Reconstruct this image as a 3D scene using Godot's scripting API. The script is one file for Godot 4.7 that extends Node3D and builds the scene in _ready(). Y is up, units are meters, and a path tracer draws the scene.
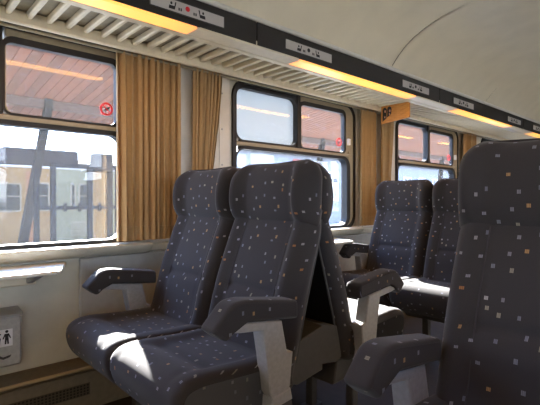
extends Node3D
# Interior of an old railway carriage seen across the aisle: speckled seats, three curtained windows, slatted luggage rack.

const WALL_Z := -2.2        # inner face of the window wall
const MID_Z := -0.78        # middle of the carriage
const RIGHT_Z := 0.64       # inner face of the other wall
const RACK_Y := 1.74
const FASCIA_Z := -1.64
const PITCH := 1.885
const FIRST_WINDOW := 0.42

var mats := {}
var taken := {}
var rng := RandomNumberGenerator.new()

# ------------------------------------------------------------------ mesh builder
class MB:
	var v := PackedVector3Array()
	var n := PackedVector3Array()
	var t := PackedVector2Array()
	func tri(a: Vector3, b: Vector3, c: Vector3, na: Vector3, nb: Vector3, nc: Vector3, ua := Vector2.ZERO, ub := Vector2.ZERO, uc := Vector2.ZERO) -> void:
		var g := (b - a).cross(c - a)
		if g.length_squared() < 1e-16:
			return
		if g.dot(na + nb + nc) > 0.0:
			v.append_array([a, c, b]); n.append_array([na, nc, nb]); t.append_array([ua, uc, ub])
		else:
			v.append_array([a, b, c]); n.append_array([na, nb, nc]); t.append_array([ua, ub, uc])
	func quad(a: Vector3, b: Vector3, c: Vector3, d: Vector3, na: Vector3, nb: Vector3, nc: Vector3, nd: Vector3, ua := Vector2.ZERO, ub := Vector2.ZERO, uc := Vector2.ZERO, ud := Vector2.ZERO) -> void:
		tri(a, b, c, na, nb, nc, ua, ub, uc)
		tri(a, c, d, na, nc, nd, ua, uc, ud)
	func flat(a: Vector3, b: Vector3, c: Vector3, d: Vector3, nn: Vector3) -> void:
		quad(a, b, c, d, nn, nn, nn, nn, Vector2(a.x, a.y), Vector2(b.x, b.y), Vector2(c.x, c.y), Vector2(d.x, d.y))
	func mesh() -> ArrayMesh:
		var arr := []
		arr.resize(Mesh.ARRAY_MAX)
		arr[Mesh.ARRAY_VERTEX] = v
		arr[Mesh.ARRAY_NORMAL] = n
		arr[Mesh.ARRAY_TEX_UV] = t
		var m := ArrayMesh.new()
		m.add_surface_from_arrays(Mesh.PRIMITIVE_TRIANGLES, arr)
		return m
	# polygon in x,y extruded along z, edges chamfered
	func prism(poly: PackedVector2Array, z0: float, z1: float, bevel := 0.0, xf := Transform3D.IDENTITY) -> void:
		if Geometry2D.is_polygon_clockwise(poly):
			poly = poly.duplicate()
			poly.reverse()
		var k := poly.size()
		var en := PackedVector2Array()
		for i in k:
			var d := (poly[(i + 1) % k] - poly[i]).normalized()
			en.append(Vector2(d.y, -d.x))
		var inner := PackedVector2Array()
		for i in k:
			var a := en[(i + k - 1) % k]
			var b := en[i]
			var m := a + b
			m = m / maxf(m.length_squared() * 0.5, 0.3)
			inner.append(poly[i] - m * bevel)
		var rings := [[z0, inner], [z0 + bevel, poly], [z1 - bevel, poly], [z1, inner]] if bevel > 0.0 else [[z0, poly], [z1, poly]]
		for r in rings.size() - 1:
			var za: float = rings[r][0]
			var zb: float = rings[r + 1][0]
			var pa: PackedVector2Array = rings[r][1]
			var pb: PackedVector2Array = rings[r + 1][1]
			var tilt := 0.0
			if bevel > 0.0 and r == 0: tilt = -1.0
			if bevel > 0.0 and r == 2: tilt = 1.0
			for i in k:
				var j := (i + 1) % k
				var n0 := en[i]
				var n1 := en[i]
				if en[i].dot(en[(i + k - 1) % k]) > 0.8: n0 = (en[i] + en[(i + k - 1) % k]).normalized()
				if en[i].dot(en[j]) > 0.8: n1 = (en[i] + en[j]).normalized()
				var m0 := (xf.basis * Vector3(n0.x, n0.y, tilt)).normalized()
				var m1 := (xf.basis * Vector3(n1.x, n1.y, tilt)).normalized()
				quad(xf * Vector3(pa[i].x, pa[i].y, za), xf * Vector3(pa[j].x, pa[j].y, za), xf * Vector3(pb[j].x, pb[j].y, zb), xf * Vector3(pb[i].x, pb[i].y, zb), m0, m1, m1, m0, pa[i], pa[j], pb[j], pb[i])
		var cap: PackedVector2Array = inner if bevel > 0.0 else poly
		var idx := Geometry2D.triangulate_polygon(cap)
		for q in [[z0, -1.0], [z1, 1.0]]:
			var nn := (xf.basis * Vector3(0, 0, q[1])).normalized()
			for i in range(0, idx.size(), 3):
				var a := cap[idx[i]]
				var b := cap[idx[i + 1]]
				var c := cap[idx[i + 2]]
				tri(xf * Vector3(a.x, a.y, q[0]), xf * Vector3(b.x, b.y, q[0]), xf * Vector3(c.x, c.y, q[0]), nn, nn, nn, a, b, c)
	# box between two corners with chamfered edges
	func box(lo: Vector3, hi: Vector3, bevel := 0.004) -> void:
		bevel = minf(bevel, 0.45 * minf(hi.x - lo.x, minf(hi.y - lo.y, hi.z - lo.z)))
		var p := PackedVector2Array([Vector2(lo.x + bevel, lo.y), Vector2(hi.x - bevel, lo.y), Vector2(hi.x, lo.y + bevel), Vector2(hi.x, hi.y - bevel), Vector2(hi.x - bevel, hi.y), Vector2(lo.x + bevel, hi.y), Vector2(lo.x, hi.y - bevel), Vector2(lo.x, lo.y + bevel)])
		if bevel <= 0.0:
			p = PackedVector2Array([Vector2(lo.x, lo.y), Vector2(hi.x, lo.y), Vector2(hi.x, hi.y), Vector2(lo.x, hi.y)])
		prism(p, lo.z, hi.z, bevel)
	# band between two loops of as many points, from z0 to z1
	func band(outer: PackedVector2Array, inner: PackedVector2Array, z0: float, z1: float) -> void:
		var k := outer.size()
		for i in k:
			var j := (i + 1) % k
			for q in [[z0, -1.0], [z1, 1.0]]:
				var nn := Vector3(0, 0, q[1])
				flat(Vector3(outer[i].x, outer[i].y, q[0]), Vector3(outer[j].x, outer[j].y, q[0]), Vector3(inner[j].x, inner[j].y, q[0]), Vector3(inner[i].x, inner[i].y, q[0]), nn)
			for s in [[outer, 1.0], [inner, -1.0]]:
				var l: PackedVector2Array = s[0]
				var d := (l[j] - l[i]).normalized()
				var sg: float = s[1]
				var nn := Vector3(d.y, -d.x, 0) * sg
				flat(Vector3(l[i].x, l[i].y, z0), Vector3(l[j].x, l[j].y, z0), Vector3(l[j].x, l[j].y, z1), Vector3(l[i].x, l[i].y, z1), nn)
	# closed rings of as many points, joined with smooth normals and capped
	func loft(rings: Array, caps := true, centre := 0) -> void:
		var k: int = rings[0].size()
		var c := rings.size()
		var nor := []
		for r in c:
			var row := PackedVector3Array()
			for i in k:
				var a: Vector3 = rings[r][(i + 1) % k] - rings[r][(i + k - 1) % k]
				var b: Vector3 = rings[mini(r + 1, c - 1)][i] - rings[maxi(r - 1, 0)][i]
				row.append(a.cross(b).normalized())
			nor.append(row)
		var mid := Vector3.ZERO
		for p in rings[c / 2]: mid += p
		mid /= k
		var turn := 0.0
		for i in k: turn += nor[c / 2][i].dot(rings[c / 2][i] - mid)
		var sgn := 1.0 if turn > 0.0 else -1.0
		var us := []
		for r in c:
			var row := PackedFloat32Array([0.0])
			for i in k: row.append(row[i] + (rings[r][(i + 1) % k] - rings[r][i]).length())
			var zero := row[centre]
			for i in row.size(): row[i] -= zero
			us.append(row)
		var vv := 0.0
		for r in c - 1:
			var step := 0.0
			for i in k: step += (rings[r + 1][i] - rings[r][i]).length() / k
			var vn := vv + step
			for i in k:
				var j := (i + 1) % k
				quad(rings[r][i], rings[r][j], rings[r + 1][j], rings[r + 1][i], nor[r][i] * sgn, nor[r][j] * sgn, nor[r + 1][j] * sgn, nor[r + 1][i] * sgn,
					Vector2(us[r][i], vv), Vector2(us[r][i + 1], vv), Vector2(us[r + 1][i + 1], vn), Vector2(us[r + 1][i], vn))
			vv = vn
		if not caps: return
		for r in [0, c - 1]:
			var ctr := Vector3.ZERO
			for p in rings[r]: ctr += p
			ctr /= k
			var other: Vector3 = Vector3.ZERO
			var q: int = 1 if r == 0 else c - 2
			for p in rings[q]: other += p
			other /= k
			var nn := (ctr - other).normalized()
			for i in k:
				var j := (i + 1) % k
				tri(rings[r][i], rings[r][j], ctr, nn, nn, nn, flat_uv(rings[r][i], nn), flat_uv(rings[r][j], nn), flat_uv(ctr, nn))
	func flat_uv(p: Vector3, nn: Vector3) -> Vector2:
		return Vector2(p.x, p.y) if absf(nn.z) > 0.6 else Vector2(p.x, p.z)
	func tube(pts: Array, rad: float, sides := 10) -> void:
		var rings := []
		for i in pts.size():
			var d: Vector3 = (pts[mini(i + 1, pts.size() - 1)] - pts[maxi(i - 1, 0)]).normalized()
			var u := d.cross(Vector3.UP if absf(d.y) < 0.9 else Vector3.RIGHT).normalized()
			var w := d.cross(u)
			var ring := PackedVector3Array()
			for s in sides:
				var a := TAU * s / sides
				ring.append(pts[i] + (u * cos(a) + w * sin(a)) * rad)
			rings.append(ring)
		loft(rings)

static func rrect(x0: float, y0: float, x1: float, y1: float, r: float, n := 6) -> PackedVector2Array:
	var p := PackedVector2Array()
	for q in [[x1 - r, y0 + r, -90.0], [x1 - r, y1 - r, 0.0], [x0 + r, y1 - r, 90.0], [x0 + r, y0 + r, 180.0]]:
		for i in n + 1:
			var a := deg_to_rad(q[2] + 90.0 * i / n)
			p.append(Vector2(q[0] + r * cos(a), q[1] + r * sin(a)))
	return p

static func disc(c: Vector2, rx: float, ry: float, n := 20) -> PackedVector2Array:
	var p := PackedVector2Array()
	for i in n: p.append(c + Vector2(cos(TAU * i / n) * rx, sin(TAU * i / n) * ry))
	return p

# ------------------------------------------------------------------ scene graph helpers
func numbered(called: String) -> String:
	if not taken.has(called):
		taken[called] = 0
		return called
	taken[called] += 1
	return "%s_%03d" % [called, taken[called]]

func tag(o: Node, label: String, category := "", group := "", kind := "") -> void:
	if label: o.set_meta("label", label)
	if category: o.set_meta("category", category)
	if group: o.set_meta("group", group)
	if kind: o.set_meta("kind", kind)

func thing(called: String, at: Vector3, label: String, category: String, group := "", kind := "") -> Node3D:
	var o := Node3D.new()
	o.name = numbered(called)
	add_child(o, true)
	o.position = at
	tag(o, label, category, group, kind)
	return o

func put(called: String, mb: MB, m: Material, parent: Node) -> MeshInstance3D:
	var o := MeshInstance3D.new()
	o.mesh = mb.mesh()
	o.material_override = m
	o.name = numbered(called) if parent == self else called
	parent.add_child(o, true)
	return o

func share(called: String, mesh: Mesh, m: Material, parent: Node, at := Vector3.ZERO) -> MeshInstance3D:
	var o := MeshInstance3D.new()
	o.mesh = mesh
	o.material_override = m
	o.name = called
	o.position = at
	parent.add_child(o, true)
	return o

func boxpart(called: String, lo: Vector3, hi: Vector3, m: Material, parent: Node, bevel := 0.004) -> MeshInstance3D:
	var b := MB.new()
	b.box(lo, hi, bevel)
	return put(called, b, m, parent)

# ------------------------------------------------------------------ materials
func noise_tex(size: int, freq: float, lo: Color, hi: Color, sd := 1, oct := 3) -> NoiseTexture2D:
	var f := FastNoiseLite.new()
	f.seed = sd
	f.frequency = freq
	f.fractal_octaves = oct
	var t := NoiseTexture2D.new()
	t.width = size; t.height = size
	t.seamless = true
	t.noise = f
	var g := Gradient.new()
	g.set_color(0, lo); g.set_color(1, hi)
	t.color_ramp = g
	return t

func plain(key: String, c: Color, rough := 0.6, metal := 0.0, vary := 0.0, scale := 2.0, spec := 0.5) -> StandardMaterial3D:
	var m := StandardMaterial3D.new()
	m.resource_name = key
	m.albedo_color = c
	m.roughness = rough
	m.metallic = metal
	m.metallic_specular = spec
	if vary > 0.0:
		m.albedo_texture = noise_tex(256, 0.02, Color(1 - vary, 1 - vary, 1 - vary), Color.WHITE, key.hash() % 1000, 4)
		m.uv1_triplanar = true
		m.uv1_world_triplanar = true
		m.uv1_scale = Vector3.ONE * scale
	mats[key] = m
	return m

func upholstery(key: String, sd: int) -> StandardMaterial3D:
	var r := RandomNumberGenerator.new()
	r.seed = sd
	var n := 1024
	var tile := 0.42
	var im := Image.create(n, n, false, Image.FORMAT_RGB8)
	for y in n:
		for x in n:
			var w := 0.86 + 0.10 * float((x / 2 + y / 2) % 2) + r.randf() * 0.12
			im.set_pixel(x, y, Color(0.206 * w, 0.200 * w, 0.207 * w))
	var inks := [Color(0.48, 0.48, 0.53), Color(0.54, 0.53, 0.55), Color(0.60, 0.48, 0.34), Color(0.43, 0.44, 0.49), Color(0.56, 0.39, 0.25), Color(0.52, 0.50, 0.45), Color(0.40, 0.41, 0.47), Color(0.58, 0.58, 0.59), Color(0.46, 0.46, 0.50)]
	var cells := 8
	var px := n / tile
	for i in cells:
		for j in cells:
			if r.randf() < 0.08: continue
			var cx := int((i + 0.5 + r.randf_range(-0.36, 0.36)) * n / cells)
			var cy := int((j + 0.5 + r.randf_range(-0.36, 0.36)) * n / cells)
			var ink: Color = inks[r.randi() % inks.size()]
			var w := int(r.randf_range(0.0068, 0.0098) * px)
			var h := int(r.randf_range(0.0092, 0.0128) * px)
			if r.randf() < 0.25:
				var q := w; w = h; h = q
			cx = clampi(cx, 0, n - w - 1); cy = clampi(cy, 0, n - h - 1)
			im.fill_rect(Rect2i(cx, cy, w, h), ink)
			for s in 2:
				im.fill_rect(Rect2i(cx + int(w * (0.3 + 0.36 * s)), cy, 2, h), ink.darkened(0.4))
	var m := StandardMaterial3D.new()
	m.resource_name = key
	m.albedo_texture = ImageTexture.create_from_image(im)
	m.uv1_scale = Vector3.ONE / tile
	m.roughness = 0.9
	m.metallic_specular = 0.25
	m.rim_enabled = true
	m.rim = 0.25
	m.rim_tint = 0.4
	mats[key] = m
	return m

func make_materials() -> void:
	upholstery("fabric", 11)
	plain("fabric_piping", Color(0.24, 0.235, 0.245), 0.9, 0, 0, 1, 0.2)
	plain("wall", Color(0.77, 0.75, 0.68), 0.5, 0, 0.06, 1.5)
	plain("pier", Color(0.83, 0.80, 0.75), 0.5, 0, 0.05, 1.5)
	plain("side_panel", Color(0.66, 0.66, 0.64), 0.55, 0, 0.06, 3.0)
	plain("ceiling", Color(0.93, 0.895, 0.80), 0.26, 0, 0.05, 0.8)
	plain("joint", Color(0.22, 0.20, 0.17), 0.7)
	plain("cream", Color(0.86, 0.81, 0.70), 0.45, 0, 0.05, 4.0)
	plain("rack_back", Color(0.62, 0.57, 0.47), 0.7, 0, 0.1, 4.0)
	plain("fascia", Color(0.11, 0.095, 0.085), 0.5, 0, 0.15, 6.0)
	plain("black", Color(0.06, 0.06, 0.062), 0.45)
	plain("rubber", Color(0.085, 0.08, 0.078), 0.6)
	plain("bronze", Color(0.62, 0.57, 0.47), 0.45, 0.1, 0.08, 8.0)
	plain("alu", Color(0.72, 0.71, 0.68), 0.35, 0.6)
	plain("bracket", Color(0.61, 0.61, 0.61), 0.45, 0.1, 0.08, 10.0)
	plain("heater", Color(0.48, 0.45, 0.40), 0.5, 0.1, 0.1, 5.0)
	plain("ledge", Color(0.42, 0.37, 0.30), 0.35, 0.3, 0.15, 5.0)
	plain("lip", Color(0.66, 0.60, 0.49), 0.35, 0.3)
	plain("grille", Color(0.30, 0.28, 0.25), 0.6)
	plain("dark_grey", Color(0.25, 0.24, 0.23), 0.6, 0, 0.1, 6.0)
	plain("plinth", Color(0.25, 0.24, 0.23), 0.6, 0, 0.1, 6.0)
	plain("bin", Color(0.70, 0.70, 0.68), 0.45, 0.0, 0.1, 8.0)
	plain("bin_lid", Color(0.58, 0.58, 0.55), 0.5)
	plain("floor", Color(0.17, 0.135, 0.11), 0.75, 0, 0.25, 3.0)
	plain("table", Color(0.86, 0.85, 0.81), 0.35, 0, 0.03, 6.0)
	plain("card", Color(0.72, 0.70, 0.68), 0.4)
	plain("ink", Color(0.07, 0.06, 0.06), 0.6)
	plain("red", Color(0.85, 0.10, 0.14), 0.5)
	plain("white", Color(0.88, 0.88, 0.88), 0.5)
	plain("skin", Color(0.72, 0.55, 0.48), 0.6)
	var c := plain("curtain", Color(0.71, 0.585, 0.41), 0.85, 0, 0.07, 4.0)
	c.backlight_enabled = true
	c.backlight = Color(0.5, 0.38, 0.2)
	c.rim_enabled = true
	c.rim = 0.2
	var wood := plain("sign_wood", Color(0.84, 0.60, 0.28), 0.45)
	wood.albedo_texture = noise_tex(256, 0.015, Color(0.8, 0.72, 0.6), Color.WHITE, 77, 4)
	wood.uv1_triplanar = true
	wood.uv1_scale = Vector3(3, 30, 3)
	var g := plain("glass", Color(0.95, 0.97, 1.0, 0.04), 0.03, 0, 0, 1, 0.37)
	g.transparency = BaseMaterial3D.TRANSPARENCY_ALPHA
	var f := plain("film", Color(0.74, 0.79, 0.83, 0.80), 0.3)
	f.transparency = BaseMaterial3D.TRANSPARENCY_ALPHA
	var d := plain("dust", Color(0.80, 0.80, 0.80, 0.10), 0.9)
	d.transparency = BaseMaterial3D.TRANSPARENCY_ALPHA
	var l := plain("lamp", Color(0.95, 0.75, 0.45), 0.4)
	l.emission_enabled = true
	var lg := Gradient.new()
	lg.offsets = PackedFloat32Array([0.0, 0.10, 0.5, 0.90, 1.0])
	lg.colors = PackedColorArray([Color(0.95, 0.60, 0.32), Color(1.0, 0.72, 0.34), Color(1.0, 0.80, 0.36), Color(1.0, 0.72, 0.34), Color(0.95, 0.60, 0.32)])
	var lt := GradientTexture2D.new()
	lt.gradient = lg
	lt.width = 256; lt.height = 4
	l.emission_operator = BaseMaterial3D.EMISSION_OP_MULTIPLY
	l.emission = Color.WHITE
	l.emission_texture = lt
	l.uv1_scale = Vector3(0.79, 1, 1)
	l.uv1_offset = Vector3(0.5, 0, 0)
	l.emission_energy_multiplier = 1.0
	# outside
	plain("ground", Color(0.66, 0.64, 0.60), 0.95, 0, 0.3, 0.4)
	plain("platform", Color(0.66, 0.65, 0.62), 0.9, 0, 0.15, 0.5)
	plain("train_tan", Color(0.44, 0.34, 0.20), 0.9, 0, 0.12, 0.6)
	plain("train_green", Color(0.37, 0.37, 0.30), 0.9, 0, 0.1, 0.6)
	plain("train_door", Color(0.40, 0.23, 0.10), 0.5)
	plain("train_roof", Color(0.12, 0.125, 0.14), 0.95, 0, 0.15, 0.8, 0.2)
	plain("train_stripe", Color(0.56, 0.56, 0.56), 0.5)
	plain("train_frame", Color(0.42, 0.40, 0.35), 0.8)
	plain("train_glass", Color(0.09, 0.115, 0.12), 0.5, 0, 0, 1, 0.25)
	plain("steel_blue", Color(0.075, 0.10, 0.125), 0.95, 0.0, 0.1, 1.0, 0.2)
	plain("plank", Color(0.43, 0.24, 0.165), 0.95, 0, 0.25, 0.8)
	plain("plank_dark", Color(0.36, 0.20, 0.14), 0.95, 0, 0.25, 0.8)
	plain("beam", Color(0.24, 0.17, 0.16), 0.7)
	plain("building", Color(0.43, 0.45, 0.48), 0.8, 0, 0.08, 0.2)
	plain("building_glass", Color(0.20, 0.23, 0.27), 0.5)
	plain("red_board", Color(0.52, 0.13, 0.10), 0.6)

# ------------------------------------------------------------------ setting
func window_wall(called: String, label: String, centres: Array, z_in: float, z_out: float, x0: float, x1: float) -> void:
	var w := thing(called, Vector3.ZERO, label, "wall", "", "structure")
	var top := 2.25
	var edges := [x0]
	for i in centres.size() - 1: edges.append((centres[i] + centres[i + 1]) * 0.5)
	edges.append(x1)
	for i in centres.size():
		var c: float = centres[i]
		var hole := rrect(c - 0.6215, 0.761, c + 0.6215, 1.747, 0.10, 6)
		# points of rrect start lower right; split the wall round the opening in two C shapes
		var right := PackedVector2Array([Vector2(c, 0.761)])
		var left := PackedVector2Array([Vector2(c, 1.747)])
		for p in hole:
			if p.x > c: right.append(p)
			else: left.append(p)
		right.append_array([Vector2(c, 1.747), Vector2(c, top), Vector2(edges[i + 1], top), Vector2(edges[i + 1], 0), Vector2(c, 0)])
		left.append_array([Vector2(c, 0.761), Vector2(c, 0), Vector2(edges[i], 0), Vector2(edges[i], top), Vector2(c, top)])
		for p in [left, right]:
			var b := MB.new()
			b.prism(p, minf(z_in, z_out), maxf(z_in, z_out))
			put("wall_panel", b, mats.wall, w)

func win_x(k: int) -> float:
	return FIRST_WINDOW + k * PITCH + (0.017 if k == 0 else 0.0)

func make_window(called: String, label: String, c: float, filmed: bool, inside: bool, turn := 0.0, z := WALL_Z) -> void:
	var w := thing(called, Vector3(c, 0, z), label, "window", "", "structure")
	w.rotation.y = turn
	var b := MB.new()
	b.band(rrect(-0.6315, 0.750, 0.6315, 1.757, 0.11), rrect(-0.602, 0.779, 0.605, 1.733, 0.088), -0.06, 0.016)
	put("outer_gasket", b, mats.rubber, w)
	# bronze frame shows right of and above the sliding sash, and as the transom
	b = MB.new()
	var ro := rrect(-0.02, 0.77, 0.612, 1.740, 0.09)
	var ri := rrect(0.0, 0.785, 0.552, 1.700, 0.06)
	var fr := ro.slice(0, 14)
	fr.append_array([Vector2(-0.006, 1.740), Vector2(-0.006, 1.700)])
	for i in 14: fr.append(ri[13 - i])
	b.prism(fr, -0.05, 0.010)
	b.box(Vector3(-0.606, 1.331, -0.05), Vector3(0.58, 1.358, 0.013), 0.005)
	put("window_frame", b, mats.bronze, w)
	b = MB.new()
	b.band(rrect(-0.606, 0.768, 0.566, 1.334, 0.085), rrect(-0.598, 0.783, 0.522, 1.312, 0.066), -0.045, 0.013)
	put("pane_gasket", b, mats.rubber, w)
	b = MB.new()
	b.prism(rrect(-0.602, 0.775, 0.56, 1.325, 0.07), -0.034, -0.028)
	put("pane", b, mats.glass, w)
	b = MB.new()
	b.band(rrect(-0.606, 1.356, -0.012, 1.737, 0.08), rrect(-0.592, 1.372, -0.042, 1.705, 0.06), -0.045, 0.002)
	put("pane_gasket", b, mats.rubber, w)
	b = MB.new()
	b.prism(rrect(-0.598, 1.364, -0.03, 1.718, 0.06), -0.036, -0.030)
	put("pane", b, mats.glass, w)
	if filmed:
		b = MB.new()
		b.prism(rrect(-0.598, 1.364, -0.03, 1.718, 0.06), -0.0385, -0.0375)
		put("pane_film", b, mats.film, w)
	b = MB.new()
	b.band(rrect(-0.012, 1.350, 0.553, 1.712, 0.055), rrect(-0.004, 1.356, 0.512, 1.702, 0.05), -0.028, 0.011)
	put("sash_frame", b, mats.bronze, w)
	b = MB.new()
	b.box(Vector3(-0.046, 1.356, -0.03), Vector3(-0.016, 1.735, 0.014), 0.004)
	put("mullion", b, mats.rubber, w)
	b = MB.new()
	b.band(rrect(-0.022, 1.352, 0.514, 1.704, 0.05), rrect(-0.008, 1.366, 0.489, 1.674, 0.03), -0.024, 0.0118)
	put("sash_gasket", b, mats.rubber, w)
	b = MB.new()
	b.prism(rrect(-0.015, 1.360, 0.502, 1.69, 0.03), -0.012, -0.006)
	put("sash_pane", b, mats.glass, w)
	if not inside: return
	# white catch on the sash and the round red prohibition sticker
	boxpart("catch", Vector3(0.520, 1.425, 0.010), Vector3(0.550, 1.478, 0.034), mats.white, w, 0.005)
	b = MB.new()
	b.band(disc(Vector2(0.445, 1.445), 0.033, 0.033, 28), disc(Vector2(0.445, 1.445), 0.024, 0.024, 28), -0.006, -0.004)
	var bar := PackedVector2Array([Vector2(0.427, 1.466), Vector2(0.424, 1.463), Vector2(0.463, 1.424), Vector2(0.466, 1.427)])
	b.prism(bar, -0.006, -0.0035)
	var s := put("sticker", b, mats.red, w)
	b = MB.new()
	b.prism(PackedVector2Array([Vector2(0.43, 1.44), Vector2(0.437, 1.448), Vector2(0.45, 1.450), Vector2(0.46, 1.457), Vector2(0.458, 1.447), Vector2(0.448, 1.440), Vector2(0.438, 1.436)]), -0.006, -0.004)
	put("pictogram", b, mats.ink, s)

func ceiling_profile() -> PackedVector2Array:   # z, y from fascia to fascia
	var half := [Vector2(0.86, 1.885), Vector2(0.81, 1.945), Vector2(0.76, 1.993), Vector2(0.70, 2.036), Vector2(0.61, 2.08), Vector2(0.50, 2.116), Vector2(0.40, 2.135), Vector2(0.30, 2.149), Vector2(0.15, 2.161), Vector2(0.0, 2.165)]
	var p := PackedVector2Array()
	for q in half: p.append(Vector2(MID_Z - q.x, q.y))
	for i in range(half.size() - 2, -1, -1): p.append(Vector2(MID_Z + half[i].x, half[i].y))
	return p

func make_setting() -> void:
	var x0 := -2.6
	var x1 := 9.2
	var o := boxpart("floor", Vector3(x0, -0.12, WALL_Z - 0.1), Vector3(x1, 0, RIGHT_Z + 0.1), mats.floor, self, 0)
	tag(o, "dark brown carriage floor in the shade beneath the seats", "floor", "", "structure")
	var centres := [FIRST_WINDOW - PITCH, FIRST_WINDOW + 0.017, FIRST_WINDOW + PITCH, FIRST_WINDOW + 2 * PITCH, FIRST_WINDOW + 3 * PITCH]
	window_wall("wall_left", "cream carriage side wall pierced by the curtained windows", centres, WALL_Z, WALL_Z - 0.07, x0, x1)
	window_wall("wall_right", "cream carriage side wall beside the photographer, opposite the curtained windows", centres, RIGHT_Z, RIGHT_Z + 0.07, x0, x1)
	for s in [[x0 - 0.08, x0, "wall_back", "plain cream end wall behind the photographer"], [x1, x1 + 0.08, "wall_front", "plain cream end wall at the far end of the carriage"]]:
		o = boxpart(s[2], Vector3(s[0], 0, WALL_Z - 0.07), Vector3(s[1], 2.3, RIGHT_Z + 0.07), mats.wall, self, 0)
		tag(o, s[3], "wall", "", "structure")
	o = boxpart("roof", Vector3(x0 - 0.08, 2.25, WALL_Z - 0.07), Vector3(x1 + 0.08, 2.31, RIGHT_Z + 0.07), mats.dark_grey, self, 0)
	tag(o, "outer carriage roof above the curved ceiling", "roof", "", "structure")
	# curved ceiling of separate panels with dark recessed joints
	var ceil_ := thing("ceiling", Vector3.ZERO, "glossy beige curved ceiling of wide panels with thin joints", "ceiling", "", "structure")
	var prof := ceiling_profile()
	var joints := [x0, -2.08, -0.52, 1.045, 2.608, 4.17, 5.73, 7.3, x1]
	for i in joints.size() - 1:
		put("ceiling_panel", ceiling_sheet(prof, joints[i] + 0.006, joints[i + 1] - 0.006, 0.0), mats.ceiling, ceil_)
	put("joint_backing", ceiling_sheet(prof, x0, x1, 0.012), mats.joint, ceil_)
	# dark fascia with its white edging, left; plain one right
	var fas := thing("trim_1", Vector3.ZERO, "long dark brown fascia board carrying the seat number cards", "fascia", "", "structure")
	var cuts := [x0, -0.48, 1.405, 3.29, 5.175, 7.06, x1]
	for i in cuts.size() - 1:
		boxpart("fascia_panel", Vector3(cuts[i] + 0.0025, RACK_Y + 0.006, FASCIA_Z - 0.03), Vector3(cuts[i + 1] - 0.0025, 1.862, FASCIA_Z), mats.fascia, fas, 0.003)
	boxpart("edging", Vector3(x0, 1.862, FASCIA_Z - 0.04), Vector3(x1, 1.884, FASCIA_Z + 0.012), mats.table, fas, 0.006)
	for s in [[-2.58, -2.10], [-0.84, -0.20], [1.07, 1.71], [2.95, 3.60], [4.86, 5.47], [6.72, 7.36]]:
		boxpart("cover_strip", Vector3(s[0] + 0.002, RACK_Y, -1.738), Vector3(s[1] - 0.002, RACK_Y + 0.03, FASCIA_Z - 0.002), mats.cream, fas, 0.004)
	boxpart("upper_board", Vector3(x0, 1.80, WALL_Z), Vector3(x1, 1.815, FASCIA_Z - 0.03), mats.rack_back, fas, 0)
	fas = thing("trim_2", Vector3.ZERO, "dark brown fascia board above the photographer's side of the aisle", "fascia", "", "structure")
	var rz := 2 * MID_Z - FASCIA_Z
	boxpart("fascia_panel", Vector3(x0, RACK_Y, rz), Vector3(x1, 1.862, rz + 0.03), mats.fascia, fas)
	boxpart("edging", Vector3(x0, 1.862, rz - 0.006), Vector3(x1, 1.884, rz + 0.04), mats.cream, fas)
	boxpart("rack_shelf", Vector3(x0, RACK_Y + 0.034, rz + 0.03), Vector3(x1, RACK_Y + 0.05, RIGHT_Z), mats.cream, fas)
	# white piers between the windows, sill ledge, side panels below
	var pn := 2
	for i in 4:
		var m: float = (centres[i] + centres[i + 1]) * 0.5
		pn += 1
		var pier := thing("trim_%d" % pn, Vector3(m, 0, WALL_Z), ["pale wall strip between windows behind the photographer", "pale wall strip between the window with the neighbouring train and the next window", "pale wall strip behind the wooden sign, between middle and far windows", "pale wall strip beyond the farthest window in view"][i], "wall panel", "", "structure")
		boxpart("pier_panel", Vector3(-0.20, 0.75, 0), Vector3(0.20, 1.80, 0.010), mats.pier, pier, 0.004)
		for s in [-1, 1]:
			var st := MB.new()
			st.box(Vector3(s * 0.245 - 0.04, 0.75, 0), Vector3(s * 0.245 + 0.04, 1.80, 0.006), 0.002)
			put("pier_strip", st, mats.pier, pier)
			for y in [1.2, 1.42, 1.64]:
				var sc := MB.new()
				sc.prism(disc(Vector2(s * 0.225, y), 0.006, 0.006, 12), 0.006, 0.009, 0.001)
				put("screw", sc, mats.bracket, pier)
		boxpart("lower_panel", Vector3(-0.63, 0.22, 0), Vector3(0.43, 0.70, 0.022), mats.side_panel, pier, 0.006)
		boxpart("sill_end", Vector3(-0.40, 0.705, 0), Vector3(0.40, 0.748, 0.02), mats.wall, pier, 0.008)
	for i in 4:
		pn += 1
		var c: float = centres[i]
		var sill := thing("trim_%d" % pn, Vector3(c, 0, WALL_Z), ["cream window ledge behind the photographer", "sunlit cream window ledge above the small white table at left", "cream window ledge under the middle window", "cream window ledge under the farthest window in view"][i], "window ledge", "", "structure")
		var sb := MB.new()
		sb.prism(PackedVector2Array([Vector2(0, 0.70), Vector2(0.04, 0.706), Vector2(0.080, 0.738), Vector2(0.086, 0.752), Vector2(0.080, 0.761), Vector2(0, 0.766)]), -0.66, 0.66, 0.006, Transform3D(Basis(Vector3(0, 0, 1), Vector3(0, 1, 0), Vector3(1, 0, 0)), Vector3.ZERO))
		put("sill_ledge", sb, mats.wall, sill)

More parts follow.
